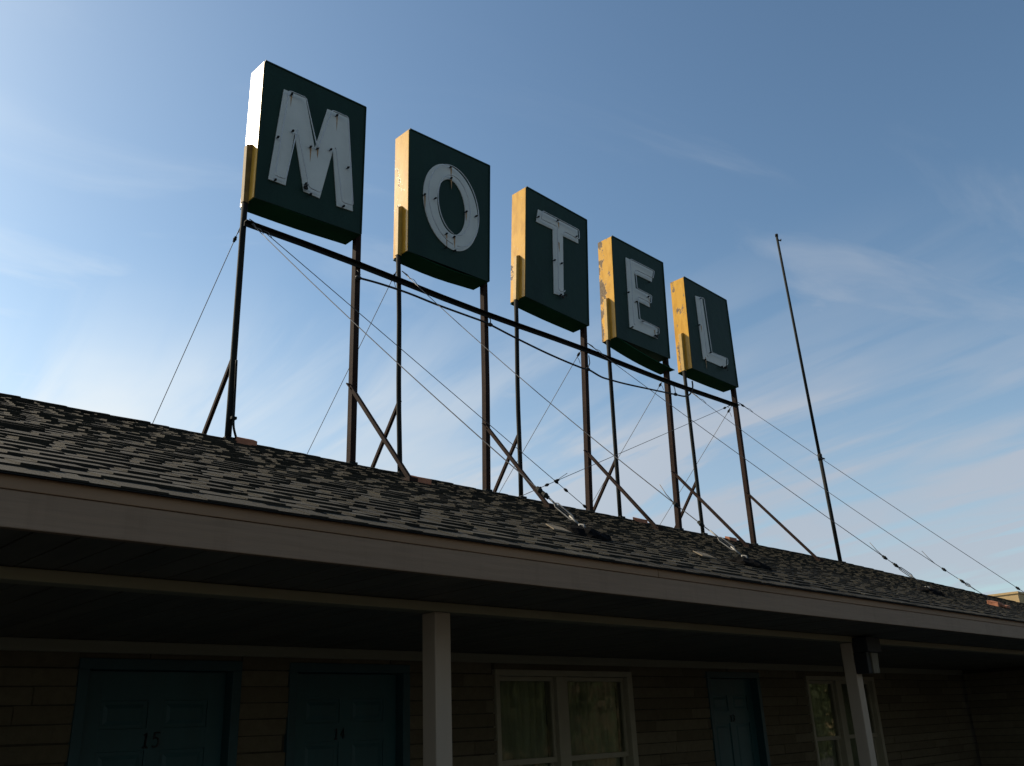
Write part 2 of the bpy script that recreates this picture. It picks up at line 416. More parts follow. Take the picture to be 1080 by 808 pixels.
# windows
def window(o, xm, label):
    x0, x1, z0, z1 = o
    f = .075; zr = 1.35
    y = WALL+.01
    b = MB()
    b.box(x0, x1, y-.03, y+.12, z1-.05, z1); b.box(x0, x1, y-.05, y+.12, z0, z0+.05)
    b.box(x0, x0+.045, y-.03, y+.12, z0+.051, z1-.051); b.box(x1-.075, x1, y-.03, y+.12, z0+.051, z1-.051)
    b.box(xm-.07, xm+.07, y-.02, y+.12, z0+.051, z1-.051)
    w = b.build('window', M['winframe'], bl, bevel=.003); w['label'] = label
    for a0, a1 in ((x0+.046, xm-.071), (xm+.071, x1-.076)):
        b = MB()
        for za, zb, yy in ((zr-.022, z1-.053, y+.02), (z0+.053, zr+.022, y+.058)):
            b.box(a0, a1, yy, yy+.035, zb-.035, zb); b.box(a0, a1, yy, yy+.035, za, za+.044)
            b.box(a0, a0+.03, yy, yy+.035, za+.045, zb-.036); b.box(a1-.03, a1, yy, yy+.035, za+.045, zb-.036)
        b.build('sash', M['winframe'], w, bevel=.002)
        for za, zb, yy in ((zr+.02, z1-.088, y+.036), (z0+.095, zr-.022, y+.074)):
            b = MB(); b.box(a0+.029, a1-.029, yy, yy+.004, za, zb); b.build('glass_pane', M['glass'], w)
        # curtain: folded sheet with thickness
        b = MB(); n = 60; rows_ = []
        for i in range(n+1):
            u = i/n; xx = a0-.03+(a1-a0+.06)*u
            yy = y+.135+.022*math.sin(u*38+math.sin(u*9)*2)+.012*math.sin(u*91)
            rows_.append([b.bm.verts.new((xx, yy, z0)), b.bm.verts.new((xx, yy, z1+.02))])
        for i in range(n): b.face([rows_[i][0], rows_[i+1][0], rows_[i+1][1], rows_[i][1]], .5, 0, True)
        c = b.build('curtain', M['curtain'], w); so = c.modifiers.new('s', 'SOLIDIFY'); so.thickness = .003
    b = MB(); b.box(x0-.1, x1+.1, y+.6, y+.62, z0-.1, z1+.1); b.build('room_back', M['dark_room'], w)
window(W1, 6.28, 'wide cream framed window left of the far porch post')
window(W2, 11.50, 'cream framed window partly hidden by the far porch post')

# ------------------------------------------------------------------ roof
YB = RY+(RY-EY); XR2 = XE+(RY-EY); XL2 = XL-.6
ze = roofz(EY)
b = MB()
pts = dict(a=(XL2, EY, ze-.002), b=(XR2, EY, ze-.002), c=(XE, RY, RZ-.002), d=(XL2, RY, RZ-.002), e=(XL2, YB, ze-.002), f=(XR2, YB, ze-.002))
V = {k: b.bm.verts.new(p) for k, p in pts.items()}
U = {k: b.bm.verts.new((p[0], p[1], p[2]-.003)) for k, p in pts.items()}
for q in ('abcd', 'dcfe', 'bfc'):
    b.face([V[k] for k in q]); b.face([U[k] for k in reversed(q)])
for p, q in ('ab', 'bf', 'fe', 'ed', 'da'): b.face([V[p], V[q], U[q], U[p]])
roof = b.build('roof', M['roof_deck'], bl)
# shingle courses on the front slope: a thin base strip and thicker random tabs laminated on it
b = MB()
cs = math.hypot(1, SL)
ex = .148/cs; ncs = int((RY-EY)/ex)+1
def sl(y, h): return (y-SL/cs*h, roofz(y)+h/cs)     # point at height h over the slope
def slab(xa, xb, y0, y1, h0, h1, lo0, sh, sk0=0, sk1=0):
    e0 = sl(y0, h0); e1 = sl(y1, h1); f0 = sl(y0, lo0); f1 = sl(y1, -.002)
    b.hexa([(xa+sk0, f0[0], f0[1]), (xb-sk1, f0[0], f0[1]), (xb-sk1, e0[0], e0[1]), (xa+sk0, e0[0], e0[1]),
            (xa, f1[0], f1[1]), (xb, f1[0], f1[1]), (xb, e1[0], e1[1]), (xa, e1[0], e1[1])], sh)
for k in range(ncs):
    y0 = EY+k*ex
    if y0 > RY-.03: break
    y1 = min(y0+ex*1.12, RY); xr = XE+(RY-y0)
    wob = rnd.uniform(-.003, .003)
    bh = .0085; th = .0155
    if k == 0: bh, th = .0035, .0065
    x = XL2-rnd.uniform(0, .9)
    while x < xr:                                   # base strips, one metre each, with a hair of sag and tone
        xa_ = max(x, XL2); xb_ = min(x+1.0, xr); x += 1.0
        if xb_-xa_ < .02: continue
        slab(xa_+.0006, xb_-.0006, y0+wob+rnd.uniform(-.0015, .0015), y1, bh+rnd.uniform(-.0006, .0006), .003, 0, min(1, max(0, rnd.gauss(.47, .06))))
    x = XL2-rnd.uniform(0, .3)
    while x < xr:
        w = rnd.choice((.09, .13, .17, .22, .28, .34)); xa_ = max(x, XL2); xb_ = min(x+w, xr); x += w+rnd.choice((.03, .05, .08, .12, .17))
        if xb_-xa_ < .03: continue
        lift = rnd.uniform(.002, .006) if rnd.random() < .02 else 0
        slab(xa_, xb_, y0+wob+rnd.uniform(-.003, .003), y1, th+rnd.uniform(-.0012, .0012)+lift, .0062, lift*.6,
             min(1, max(0, rnd.gauss(.55, .11))), rnd.uniform(0, .012), rnd.uniform(0, .012))
# hip end and back slope: coarse courses
for k in range(ncs):
    y0 = EY+k*ex; y1 = min(y0+ex*1.5, RY-.01)
    if y0 > RY-.05: break
    h0 = sl(y0, .012)
    xo = XE+(RY-y0); xo1 = XE+(RY-y1)
    z0 = roofz(y0)+.012; z1 = roofz(y1)+.001
    for (p, q) in (((xo, y0), (xo, 2*RY-y0)),):
        v = [b.bm.verts.new(c) for c in ((xo, y0, z0), (xo, 2*RY-y0, z0), (xo1, 2*RY-y1, z1), (xo1, y1, z1), (xo, y0, z0-.014), (xo, 2*RY-y0, z0-.014))]
        b.face(v[:4], rnd.uniform(.3, .6)); b.face([v[4], v[5], v[1], v[0]], .2)
    v = [b.bm.verts.new(c) for c in ((XL2, 2*RY-y0, z0), (xo, 2*RY-y0, z0), (xo1, 2*RY-y1, z1), (XL2, 2*RY-y1, z1), (XL2, 2*RY-y0, z0-.014), (xo, 2*RY-y0, z0-.014))]
    b.face(v[:4], rnd.uniform(.3, .6)); b.face([v[4], v[5], v[1], v[0]], .2)
b.build('shingles', M['shingle'], roof)
# ridge and hip caps
b = MB()
def cap(p, q, side, wid, th, sh):
    p = Vector(p); q = Vector(q)
    n = 6; d = (q-p).normalized(); s_ = d.cross(Vector((0, 0, 1))).normalized()
    ring = []
    for (P, h) in ((p, th), (q, th*.45)):
        top = []
        for i in range(n+1):
            u = -1+2*i/n
            drop = SL*side*wid*(math.sqrt(u*u+.06)-.245)
            top.append(P+s_*u*wid+Vector((0, 0, h-drop)))
        ring.append(top)
    va = [b.bm.verts.new(x_) for x_ in ring[0]]; vb = [b.bm.verts.new(x_) for x_ in ring[1]]
    vc = [b.bm.verts.new(x_-Vector((0, 0, .011))) for x_ in ring[0]]; vd = [b.bm.verts.new(x_-Vector((0, 0, .011))) for x_ in ring[1]]
    for i in range(n):
        b.face([va[i], va[i+1], vb[i+1], vb[i]], sh); b.face([vc[i+1], vc[i], va[i], va[i+1]], sh*.7)
        b.face([vc[i], vc[i+1], vd[i+1], vd[i]], sh)
    for i in (0, n): b.face([va[i], vb[i], vd[i], vc[i]], sh)
x = XL2
while x < XE:
    h = .016+rnd.uniform(-.002, .003)
    if rnd.random() < .05: h += .012
    cap((min(x+.30, XE+.05), RY+rnd.uniform(-.01, .01), RZ), (x, RY, RZ+rnd.uniform(0, .004)), 1, .14+rnd.uniform(-.01, .01), h, rnd.uniform(.3, .6)); x += .17
L = (RY-EY); nh = int(L*1.46/.17)
for k in range(nh):
    f0 = k/nh; f1 = min(1, (k+1.7)/nh)
    g = lambda f: (XE+L-L*f, EY+L*f, ze+(RZ-ze)*f)
    cap(g(f0), g(f1), .72, .13, .022+rnd.uniform(-.002, .004), rnd.uniform(.3, .6))
b.build('ridge_cap', M['shingle'], roof)
# two lifted tabs
for (px, py, w, ang) in ((590, 562, .17, .10), (745, 589.5, .19, .12)):
    d = ray(px, py); tt = (RZ-SL*RY-CAM.z+0)/(d.z-SL*d.y); p = CAM+d*tt
    b = MB(); y = p.y; z = roofz(y)+.012
    fz = z-SL*.03+.006; bz = z+SL*.08+.020
    b.hexa([(p.x-w/2, y-.03, fz), (p.x+w/2, y-.03, fz-.004), (p.x+w/2, y-.03, fz+.003), (p.x-w/2, y-.03, fz+.007),
            (p.x-w/2+.05, y+.08, bz), (p.x+w/2+.03, y+.08, bz-.006), (p.x+w/2+.03, y+.08, bz+.001), (p.x-w/2+.05, y+.08, bz+.007)], .95)
    b.build('lifted_shingle', M['torn'], roof)

# ------------------------------------------------------------------ letter signs
YF = 7.2; DEP = .27; YP = YF+DEP/2
CAB = dict(M=[(279.9, 64.1), (385.7, 113.4), (380.5, 247.2), (268.5, 208)],
           O=[(432.1, 136), (516.2, 175), (515.5, 297), (430.6, 264.6)],
           T=[(555.1, 197), (618.5, 232.2), (620.7, 343.5), (554.2, 312.4)],
           E=[(645.2, 248.9), (698.7, 277.2), (706.2, 378), (650.7, 355.4)],
           L=[(721.2, 292), (765.7, 316.7), (778.3, 408.4), (730.5, 388.2)])
def zm(ox, oy, s, pts): return [(ox+x/s, oy+y/s) for x, y in pts]
LET = dict(
  M=zm(260, 80, 5.385, [(213, 76), (336, 128), (388, 412), (460, 188), (576, 239), (604, 769), (513, 739), (491, 425), (416, 696), (326, 656), (273, 325), (222, 622), (125, 586)]),
  T=zm(530, 190, 5.05, [(190, 156), (400, 266), (404, 338), (322, 297), (326, 620), (275, 604), (268, 263), (180, 221)]),
  E=zm(625, 240, 5.05, [(177, 159), (322, 232), (315, 290), (222, 245), (229, 323), (309, 364), (304, 424), (235, 389), (244, 486), (346, 535), (346, 592), (199, 531)]),
  L=zm(680, 280, 5.39, [(288, 172), (326, 185), (371, 491), (463, 529), (462, 586), (334, 532)]))
RUN = dict(M=zm(260, 80, 5.385, [(255, 105), (515, 222), (365, 405), (405, 412)]), O=zm(430, 160, 6.733, [(308, 110), (310, 190), (122, 305), (415, 425), (277, 585), (332, 605)]),
           T=zm(530, 190, 5.05, [(298, 222), (300, 330)]), E=zm(625, 240, 5.05, [(300, 372), (330, 545)]), L=zm(680, 280, 5.39, [(320, 340), (345, 520)]))
INS = dict(M=zm(260, 80, 5.385, [(258, 104), (515, 224), (264, 312), (180, 347), (365, 403), (405, 411), (480, 418), (578, 521), (165, 590), (338, 612), (365, 672), (552, 740)]),
           O=zm(430, 160, 6.733, [(308, 107), (310, 187), (122, 303), (198, 330), (418, 425), (487, 457), (277, 582), (332, 604), (274, 680), (336, 702)]),
           T=zm(530, 190, 5.05, [(295, 215), (192, 195), (395, 300), (278, 426), (316, 443), (312, 610)]),
           E=zm(625, 240, 5.05, [(303, 290), (298, 368), (234, 395), (192, 345), (212, 530), (272, 497), (335, 575), (350, 530)]),
           L=zm(680, 280, 5.39, [(318, 187), (310, 338), (345, 535), (375, 495), (455, 580), (440, 575)]))
PAIR = dict(M=((240, 467), (374.5, 262)), O=((422, 499), (509.5, 305)), T=((549.5, 525), (615.5, 350)), E=((654, 545), (703, 395)), L=((741.5, 563), (773.5, 412)))
BASE2 = dict(M=(370, 491), O=(513, 517), T=(621.5, 538), E=(716, 558), L=(795, 573))
LABEL = dict(M='dark green box sign with the white letter M, leftmost and largest above the roof',
             O='dark green box sign with the white ring letter O between M and T',
             T='dark green box sign with the white letter T, middle of the row',
             E='dark green box sign with the white letter E and a hanging bottom panel',
             L='dark green box sign with the white letter L at the right end of the row')
STRIP = dict(M=(265, 152), O=(420.8, 216), T=(545, 268), E=(641, 314), L=(720, 351))
post_top = {}
def inset(poly, d):
    n = len(poly); out = []
    ar = sum(poly[i].x*poly[(i+1) % n].y-poly[(i+1) % n].x*poly[i].y for i in range(n))
    sg = 1 if ar > 0 else -1
    for i in range(n):
        p0, p1, p2 = poly[i-1], poly[i], poly[(i+1) % n]
        e1 = (p1-p0).normalized(); e2 = (p2-p1).normalized()
        n1 = Vector((-e1.y, e1.x))*sg; n2 = Vector((-e2.y, e2.x))*sg
        k = max(.45, 1+n1.dot(n2)); out.append(p1+(n1+n2)*(d/k))
    return out
FEET = {}
for key in 'MOTEL':
    c = [at(px, py, YF) for px, py in CAB[key]]           # TL TR BR BL on the front plane
    xl = (c[0].x+c[3].x)/2; root = thing('letter_sign', LABEL[key], 'letter sign', ((c[0].x+c[1].x)/2, YP, RZ), 'letter box signs on the motel roof')
    tl, tr, br, bl_ = c
    dv = Vector((0, DEP, 0))
    sag = -.03 if key == 'O' else -.012
    # cabinet: shell with a slightly sagging underside
    b = MB(); g = MB()
    th = .012
    b.hexa([bl_, br, tr, tl, bl_+dv, br+dv, tr+dv, tl+dv])
    cabinet = b.build('cabinet', M['green'], root, bevel=.004)
    # seam lip round the front
    b = MB()
    for p, q in ((tl, tr), (tr, br), (bl_, br)):
        b.bar(p+Vector((0, -.004, 0)), q+Vector((0, -.004, 0)), .010, .016)
    b.build('edge_lip', M['green'], root)
    # underside
    b = MB()
    e = Vector((0, 0, -.003))
    if key == 'E':
        R = at(711.0, 391, YF); drop = Vector((R.x-br.x+.02, 0, -.165))
        p = [bl_+e, br+e+drop]
        n_ = 8; prof = []
        for q_ in range(n_+1):
            u = q_/n_; prof.append(p[0].lerp(p[1], u)+Vector((0, 0, -.03*math.sin(math.pi*u))))
        rows_ = [[b.bm.verts.new(v+o_) for v in prof] for o_ in (Vector((0, 0, 0)), Vector((0, 0, .01)), dv+Vector((0, 0, .02)), dv+Vector((0, 0, .01)))]
        for q_ in range(n_):
            for k_ in range(4): b.face([rows_[k_][q_], rows_[k_][q_+1], rows_[(k_+1) % 4][q_+1], rows_[(k_+1) % 4][q_]])
        b.face([r_[0] for r_ in rows_]); b.face([r_[-1] for r_ in rows_])
        bp_ = b.build('bottom_panel', M['green2'], root); bp_['label'] = 'bent bottom panel hanging loose at its right end'
        b = MB(); b.bar(br+Vector((-.03, .06, 0)), br+drop+Vector((-.03, .06, .02)), .02, .02); b.build('hanger_strap', M['dark_steel'], root)
    else:
        N = 6; prev = None
        for i in range(N):
            u0 = i/N; u1 = (i+1)/N
            f = lambda u: bl_.lerp(br, u)+Vector((0, 0, -.004+sag*math.sin(math.pi*min(1, u*1.05))**1.0*.999))
            s0, s1 = f(u0), f(u1)
            b.hexa([s0+Vector((0, .004, -.002)), s1+Vector((0, .004, -.002)), s1+Vector((0, .004, .004)), s0+Vector((0, .004, .004)),
                    s0+dv+Vector((0, .012, -.006)), s1+dv+Vector((0, .012, -.006)), s1+dv+Vector((0, .012, .0)), s0+dv+Vector((0, .012, .0))])
        b.build('bottom_panel', M['green2'], root)
    # yellow end panels
    for (t0, b0, sx) in ((tl, bl_, -1), (tr, br, 1)):
        b = MB(); o1 = Vector((sx*.002, .006, 0)); o2 = Vector((sx*.010, .006, 0)); up_ = Vector((0, 0, .004)); dn = Vector((0, 0, -.008))
        d2 = dv-Vector((0, .010, 0))
        b.hexa([b0+o1-up_*0+Vector((0, 0, .003)), b0+o2+Vector((0, 0, .003)), t0+o2+dn, t0+o1+dn, b0+o1+d2+Vector((0, 0, .003)), b0+o2+d2+Vector((0, 0, .003)), t0+o2+d2+dn, t0+o1+d2+dn])
        sp = b.build('side_panel', M['yel_'+key], root)
    # letter plate
    YL = YF-.012
    if key == 'O':
        ex_ = zm(430, 160, 6.733, [(112, 300), (258, 79), (497, 448), (372, 719), (210, 330), (296, 196), (410, 440), (338, 595)])
        P = [at(*q, YL) for q in ex_]
        cx = (P[0].x+P[2].x)/2; cz = (P[1].z+P[3].z)/2; rx = (P[2].x-P[0].x)/2; rz = (P[1].z-P[3].z)/2
        ix = (P[6].x-P[4].x)/2; iz = (P[5].z-P[7].z)/2; icx = (P[4].x+P[6].x)/2; icz = (P[5].z+P[7].z)/2
        N = 64; b = MB(); rings = [[], [], [], []]
        for i in range(N):
            a_ = 2*math.pi*i/N; cc, ss = math.cos(a_), math.sin(a_)
            for k, (X0, Z0, A, B, y) in enumerate(((cx, cz, rx, rz, YL), (icx, icz, ix, iz, YL), (icx, icz, ix, iz, YF-.001), (cx, cz, rx, rz, YF-.001))):
                rings[k].append(b.bm.verts.new((X0+A*cc, y, Z0+B*ss)))
        for i in range(N):
            j = (i+1) % N
            for k in range(4): b.face([rings[k][i], rings[k][j], rings[(k+1) % 4][j], rings[(k+1) % 4][i]])
        letter = b.build('letter', M['letter'], root)
        loops = []
        for (X0, Z0, A, B) in ((cx, cz, rx-.035, rz-.035), (icx, icz, ix+.032, iz+.032)):
            loops.append([(X0+A*math.cos(t_), Z0+B*math.sin(t_)) for t_ in [(-math.pi/2+.09)+(2*math.pi-.18)*i/60 for i in range(61)]])
        for lp in loops:
            b = MB(); b.tube([(x_, YL-.055, z_) for x_, z_ in lp], .0065, 6); b.build('neon_tube', M['tube'], letter)
    else:
        poly = [Vector((p.x, p.z)) for p in (at(*q, YL) for q in LET[key])]
        b = MB(); b.prism(poly, YL, YF-.001)
        letter = b.build('letter', M['letter'], root)
        ins = inset(poly, .035); n = len(ins)
        # rounded tube path that stays open at the bottom
        path = []
        st = {'M': 8, 'T': 4, 'E': 11, 'L': 5}[key]
        ptsr = [ins[(st+i) % n] for i in range(n)]
        for i in range(n):
            p0, p1, p2 = ptsr[i-1], ptsr[i], ptsr[(i+1) % n]
            r0 = min(.03, (p1-p0).length*.35, (p2-p1).length*.35)
            a0 = p1+(p0-p1).normalized()*r0; a2 = p1+(p2-p1).normalized()*r0
            for u in (0, .33, .66, 1):
                path.append(a0.lerp(p1, u).lerp(p1.lerp(a2, u), u))
        b = MB(); b.tube([(p.x, YL-.055, p.y) for p in path], .0065, 6); b.build('neon_tube', M['tube'], letter)
    # tube stand-offs with dark ends
    for q in INS[key]:
        p = at(q[0], q[1], YL-.03); b = MB()
        b.tube([(p.x, YL+.001, p.z), (p.x, YL-.050, p.z)], .006, 8); b.ball((p.x, YL-.030, p.z), .014, (1, 1.3, 1), 8)
        b.build('tube_holder', M['black'], letter)
    # rust runs below the fixings, lying on the paint
    for q in RUN[key]:
        b = MB(); p = at(q[0], q[1], YL-.001); h_ = rnd.uniform(.11, .22); w_ = rnd.uniform(.014, .024)
        b.prism([(p.x-w_*.6, p.z), (p.x+w_*.6, p.z-.01), (p.x+w_*.35, p.z-h_*.6), (p.x, p.z-h_), (p.x-w_*.4, p.z-h_*.55)], YL-.0015, YL+.0005)
        b.build('rust_stain', M['rust_run'], letter)
    # loose leads hanging at the lower end of the letter
    if key in 'MTEL':
        q = {'M': (322.5, 198), 'T': (594, 313), 'E': (693, 355), 'L': (765, 388)}[key]
        p = at(q[0], q[1], YL-.03); b = MB()
        for k in range(3):
            d_ = Vector((rnd.uniform(-.06, .06), -.03, rnd.uniform(-.07, .06)))
            b.tube([p, p+d_*.5+Vector((0, -.03, .02)), p+d_], .005, 5)
        b.ball(p, .03, (1, .5, .8), 8); b.build('wire_lead', M['lead'], letter)
    # left post: runs up outside the end panel to a pointed top
    zb = RZ-.06; bb = at(*PAIR[key][0], YP); zt = at(*STRIP[key], YP-.02).z
    pr = .062 if key == 'M' else .056
    xtop = bl_.x-.011-pr/2+(.012 if key == 'M' else 0); xbot = bb.x if key in 'TEL' else bb.x
    b = MB(); pts_ = []
    nseg = 7
    for i in range(nseg+1):
        u = i/nseg; z = zb+(bl_.z-.02-zb)*u
        wob = .012*math.sin(u*math.pi*1.5+ord(key)) if key in 'OT' else 0
        pts_.append(Vector((xbot+(xtop-xbot)*u+wob*math.sin(u*math.pi), YP, z)))
    b.tube([p for p in pts_], pr*.5, 10)
    lp = b.build('sign_post', M['dark_steel'], root); lp['label'] = 'dark slender left post'
    b = MB(); w2 = pr/2
    xt_ = tl.lerp(bl_, (tl.z-zt)/(tl.z-bl_.z)).x-.011
    b.hexa([(xtop-w2, YP-w2, bl_.z-.02), (xtop+w2, YP-w2, bl_.z-.02), (xt_, YP-w2, zt), (xt_-pr, YP-w2, zt-.03),
            (xtop-w2, YP+w2, bl_.z-.02), (xtop+w2, YP+w2, bl_.z-.02), (xt_, YP+w2, zt), (xt_-pr, YP+w2, zt-.03)])
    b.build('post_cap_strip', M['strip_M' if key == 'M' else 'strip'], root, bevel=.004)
    # right post: rusty angle iron
    t2 = at(*PAIR[key][1], YP); b2 = at(*BASE2[key], YP); w = .068
    b = MB(); prev = None
    A = Vector((b2.x-w/2, YP-w/2, zb)); B = Vector((t2.x-w/2, YP-w/2, br.z+.25)) 
    B = A.lerp(Vector((t2.x-w/2, YP-w/2, t2.z)), (br.z-.008-A.z)/(t2.z-A.z))
    B = A.lerp(B, (br.z+.55-A.z)/(B.z-A.z)); B.x = max(B.x, br.x+.014)
    BT = A.lerp(B, (br.z-.06-A.z)/(B.z-A.z))
    mid = A.lerp(B, .4)+Vector((.014 if key == 'O' else .0, 0, 0))
    for s0, s1 in ((A, mid), (mid, B)):
        b.angle(s0, s1, w, .009, (1, 0, 0), (0, 1, 0))
    rp = b.build('sign_post', M['rust_steel'], root); rp['label'] = 'rusty brown right post of angle iron'
    # braces: a rear one from the left post, a front one from the right post
    zl = 4.93; u = (zl-zb)/(bl_.z-.02-zb); pa = pts_[0].lerp(pts_[-1], u)+Vector((0, pr*.6, 0))
    b = MB(); pb = Vector((pa.x, 8.13, roofz(8.13)+.01))
    b.bar(pa+Vector((0, -.04, .055)), pb, .034, .034); b.build('brace', M['rust_steel'], root)
    br_t = {'M': (370, 408), 'O': (513, 450), 'T': (620, 478), 'E': (712, 500), 'L': (790, 522)}[key]
    br_b = {'M': (432, 504), 'O': (578, 531), 'T': (692, 553), 'E': (787, 572), 'L': (862, 586)}[key]
    pa = at(*br_t, YP-.05); pb = atX(*br_b, b2.x+.02); pb.z = roofz(pb.y)+.03
    b = MB(); b.bar(pa, pb, .036, .036)
    b.box(pb.x-.05, pb.x+.05, pb.y-.06, pb.y+.05, roofz(pb.y)-.02, roofz(pb.y)+.03)
    b.bar(pa+Vector((.0, -.02, -.03)), pa+Vector((0, .05, .05)), .05, .012)
    b.build('brace', M['rust_steel'], root)
    # base plate shoes
    for q in (Vector((xbot, YP, 0)), Vector((b2.x, YP, 0))):
        b = MB(); b.box(q.x-.05, q.x+.05, YP-.05, YP+.05, RZ-.05, RZ+.004); b.build('base_plate', M['dark_steel'], root, bevel=.003)
    FEET[key] = dict(l=pts_, r=(A, BT), lt=pts_[-1], rt=BT)

# ------------------------------------------------------------------ rail, cable, conduit
pa = at(257.5, 233.5, YP-.05); pb = at(778, 428.5, YP-.05)
rl = thing('sign_rail', 'long dark steel rail running under all the letter signs', 'rail', ((pa.x+pb.x)/2, YP-.05, pa.z))
b = MB(); n = 14; prev = None
def railp(u): return pa.lerp(pb, u)+Vector((0, 0, .012*math.sin(u*14)-.01*math.sin(u*math.pi)))
for i in range(n):
    b.angle(railp(i/n), railp((i+1)/n), .052, .008, (0, 0, -1), (0, -1, 0))
b.build('rail_bar', M['dark_steel'], rl)
for key in 'MOTEL':
    for p in (FEET[key]['l'][-1], FEET[key]['r'][1]):
        u = (p.x-pa.x)/(pb.x-pa.x)
        if 0.0 <= u <= 1:
            q = railp(u); b = MB(); b.tube([q+Vector((.01, -.012, -.026)), q+Vector((.01, .06, -.026))], .012, 6); b.build('rail_bolt', M['rust_steel'], rl)

def wire_pts(pixels, Y):
    return [at(px, py, Y) for px, py in pixels]
def smooth(pts, k=4):
    out = []
    for i in range(len(pts)-1):
        p0 = pts[max(0, i-1)]; p1 = pts[i]; p2 = pts[i+1]; p3 = pts[min(len(pts)-1, i+2)]
        for j in range(k):
            t_ = j/k
            out.append(.5*((2*p1)+(p2-p0)*t_+(2*p0-5*p1+4*p2-p3)*t_*t_+(3*p1-p0-3*p2+p3)*t_**3))
    out.append(pts[-1]); return out
YC = YP-.085
cb = thing('power_cable', 'black sagging cable strung from post to post below the sign rail', 'cable', at(377, 293, YC))
b = MB()
pts = smooth(wire_pts([(376, 292.5), (400, 299), (430, 309), (460, 321), (490, 332), (508, 338.5), (518, 343), (545, 357), (580, 374), (612, 387.5), (621, 390), (634, 397.5), (645, 401), (660, 405), (690, 411.5), (713, 416.3), (722, 418), (727.5, 416), (730.5, 409), (730, 402)], YC), 4)
b.tube(pts, .0125, 8); b.build('cable_run', M['black'], cb)
for px, py, px2, py2 in ((517, 342.5, 514, 331), (620, 389.5, 621, 375), (712.5, 416, 708.5, 403), (378, 293, 377, 285)):
    b = MB(); p = at(px, py, YC); q = at(px2, py2, YC+.03)
    b.ball(p, .028, (1.5, 1, .9), 8); b.tube([p, p.lerp(q, .5)+Vector((.03, 0, 0)), q], .007, 6); b.build('cable_clamp', M['black'], cb)
cd = thing('conduit', 'thin dark conduit down the first post bending onto the ridge', 'conduit', at(252, 468, YP-.05))
b = MB(); cp = smooth(wire_pts([(249.5, 380), (248.3, 405), (247, 430), (246.3, 448), (248, 458), (251.5, 469), (254, 474)], YP-.06), 4)
b.tube(cp, .011, 8); b.build('conduit_pipe', M['dark_steel'], cd)
b = MB(); p = at(247, 441, YP-.06); b.box(p.x-.03, p.x+.02, YP-.075, YP-.03, p.z-.012, p.z+.012); b.build('strap', M['dark_steel'], cd)

# ------------------------------------------------------------------ guy wires
def guy(label, a, z, beads=(), links=(), tail=None, r=.0042, sag=.0):
    a = Vector(a); z = Vector(z)
    g = thing('guy_wire', label, 'guy wire', z, 'guy wires bracing the roof sign')
    b = MB(); n = 12
    f = lambda u: a.lerp(z, u)-Vector((0, 0, sag*4*u*(1-u)))
    b.tube([f(i/n) for i in range(n+1)], r, 6)
    d = (z-a).normalized(); L_ = (z-a).length
    # wrapped end at the post
    b.tube([f(.0)+Vector((0, 0, .0)), f(.02)+Vector((.01, 0, .012)), f(.035)], r*1.4, 5)
    b.tube([f(.03), f(.036)+Vector((.025, -.03, -.01)), f(.04)+Vector((.03, -.06, -.06))], r*.9, 5)
    b.build('wire', M['wire'], g)
    def u_at(px, py):
        best = min(range(401), key=lambda i: (proj(f(i/400))-Vector((px, py))).length); return best/400
    for px, py in beads:
        u = u_at(px, py); b = MB(); p = f(u); b.tube([p-d*.03, p-d*.012, p+d*.012, p+d*.03], .014, 8, None)
        b.ball(p, .020, (1, 1, 1), 8); b.build('wire_clip', M['dark_steel'], g)
    for (x0, y0, x1, y1) in links:
        u0, u1 = u_at(x0, y0), u_at(x1, y1); p, q = f(u0), f(u1)
        s_ = d.cross(Vector((0, 0, 1))).normalized().cross(d).normalized()*.015
        b = MB(); lp = [p, p+d*.03+s_, q-d*.03+s_, q, q-d*.03-s_, p+d*.03-s_]
        b.tube(lp, .005, 6, cyclic=True); b.tube([p-d*.08, p+d*.05], .007, 6); b.tube([q-d*.05, q+d*.06], .007, 6)
        b.build('turnbuckle', M['zinc'], g)
    if tail:
        x0, y0, x1, y1 = tail; u0 = u_at(x0, y0); p = f(u0)
        b = MB(); b.tube([p, p-d*.1+Vector((.0, 0, .02)), p-d*.2+Vector((.03, 0, .05))], r*.9, 5); b.build('wire_tail', M['wire'], g)
    return g
def roofpt(px, py, Y=None):
    d = ray(px, py); t_ = (RZ-SL*RY-CAM.z)/(d.z-SL*d.y); return CAM+d*t_
F_ = FEET
def ltop(k, dz=0): return F_[k]['lt']+Vector((0, -.03, dz))
def rtop(k, dz=0): return F_[k]['r'][1]+Vector((.034, 0, dz))
def back(px, py, X):       # rear wires fall to the back slope
    p = atX(px, py, X); return p
for key, side, (x0, y0), (x1, y1), lab in (
    ('M', 'l', (250.5, 246), (160, 448), 'rear guy wire falling left from the first post of the M sign'),
    ('O', 'l', (418, 286), (322, 482), 'rear guy wire falling left from the first post of the O sign'),
    ('T', 'r', (613, 369), (526, 520), 'rear guy wire falling left from the rusty post of the T sign'),
    ('E', 'r', (698.5, 402), (626, 527), 'rear guy wire falling left from the rusty post of the E sign'),
    ('L', 'r', (770.6, 430), (696.5, 552), 'rear guy wire falling left from the last post of the L sign')):
    X = (F_[key]['lt'] if side == 'l' else F_[key]['r'][1]).x+.02
    p = atX(x0, y0, X); q = atX(x1, y1, X); d = q-p
    # extend down to the rear slope
    k = 1.0
    while (p+d*k).z > roofz((p+d*k).y)+.02 and k < 2.2: k += .02
    st = Vector((X, YP+.02, p.z+ (YP+.02-p.y)*d.z/d.y))
    guy(lab, st, p+d*k, beads=[(x0+(x1-x0)*.03, y0+(y1-y0)*.03)], sag=.01)
def anchor_line(pa_, X_, px, py): return roofpt(px, py)
a1 = roofpt(617, 566); a2 = roofpt(790, 597.5); a3 = roofpt(982, 627); a4 = roofpt(1049, 638.5)
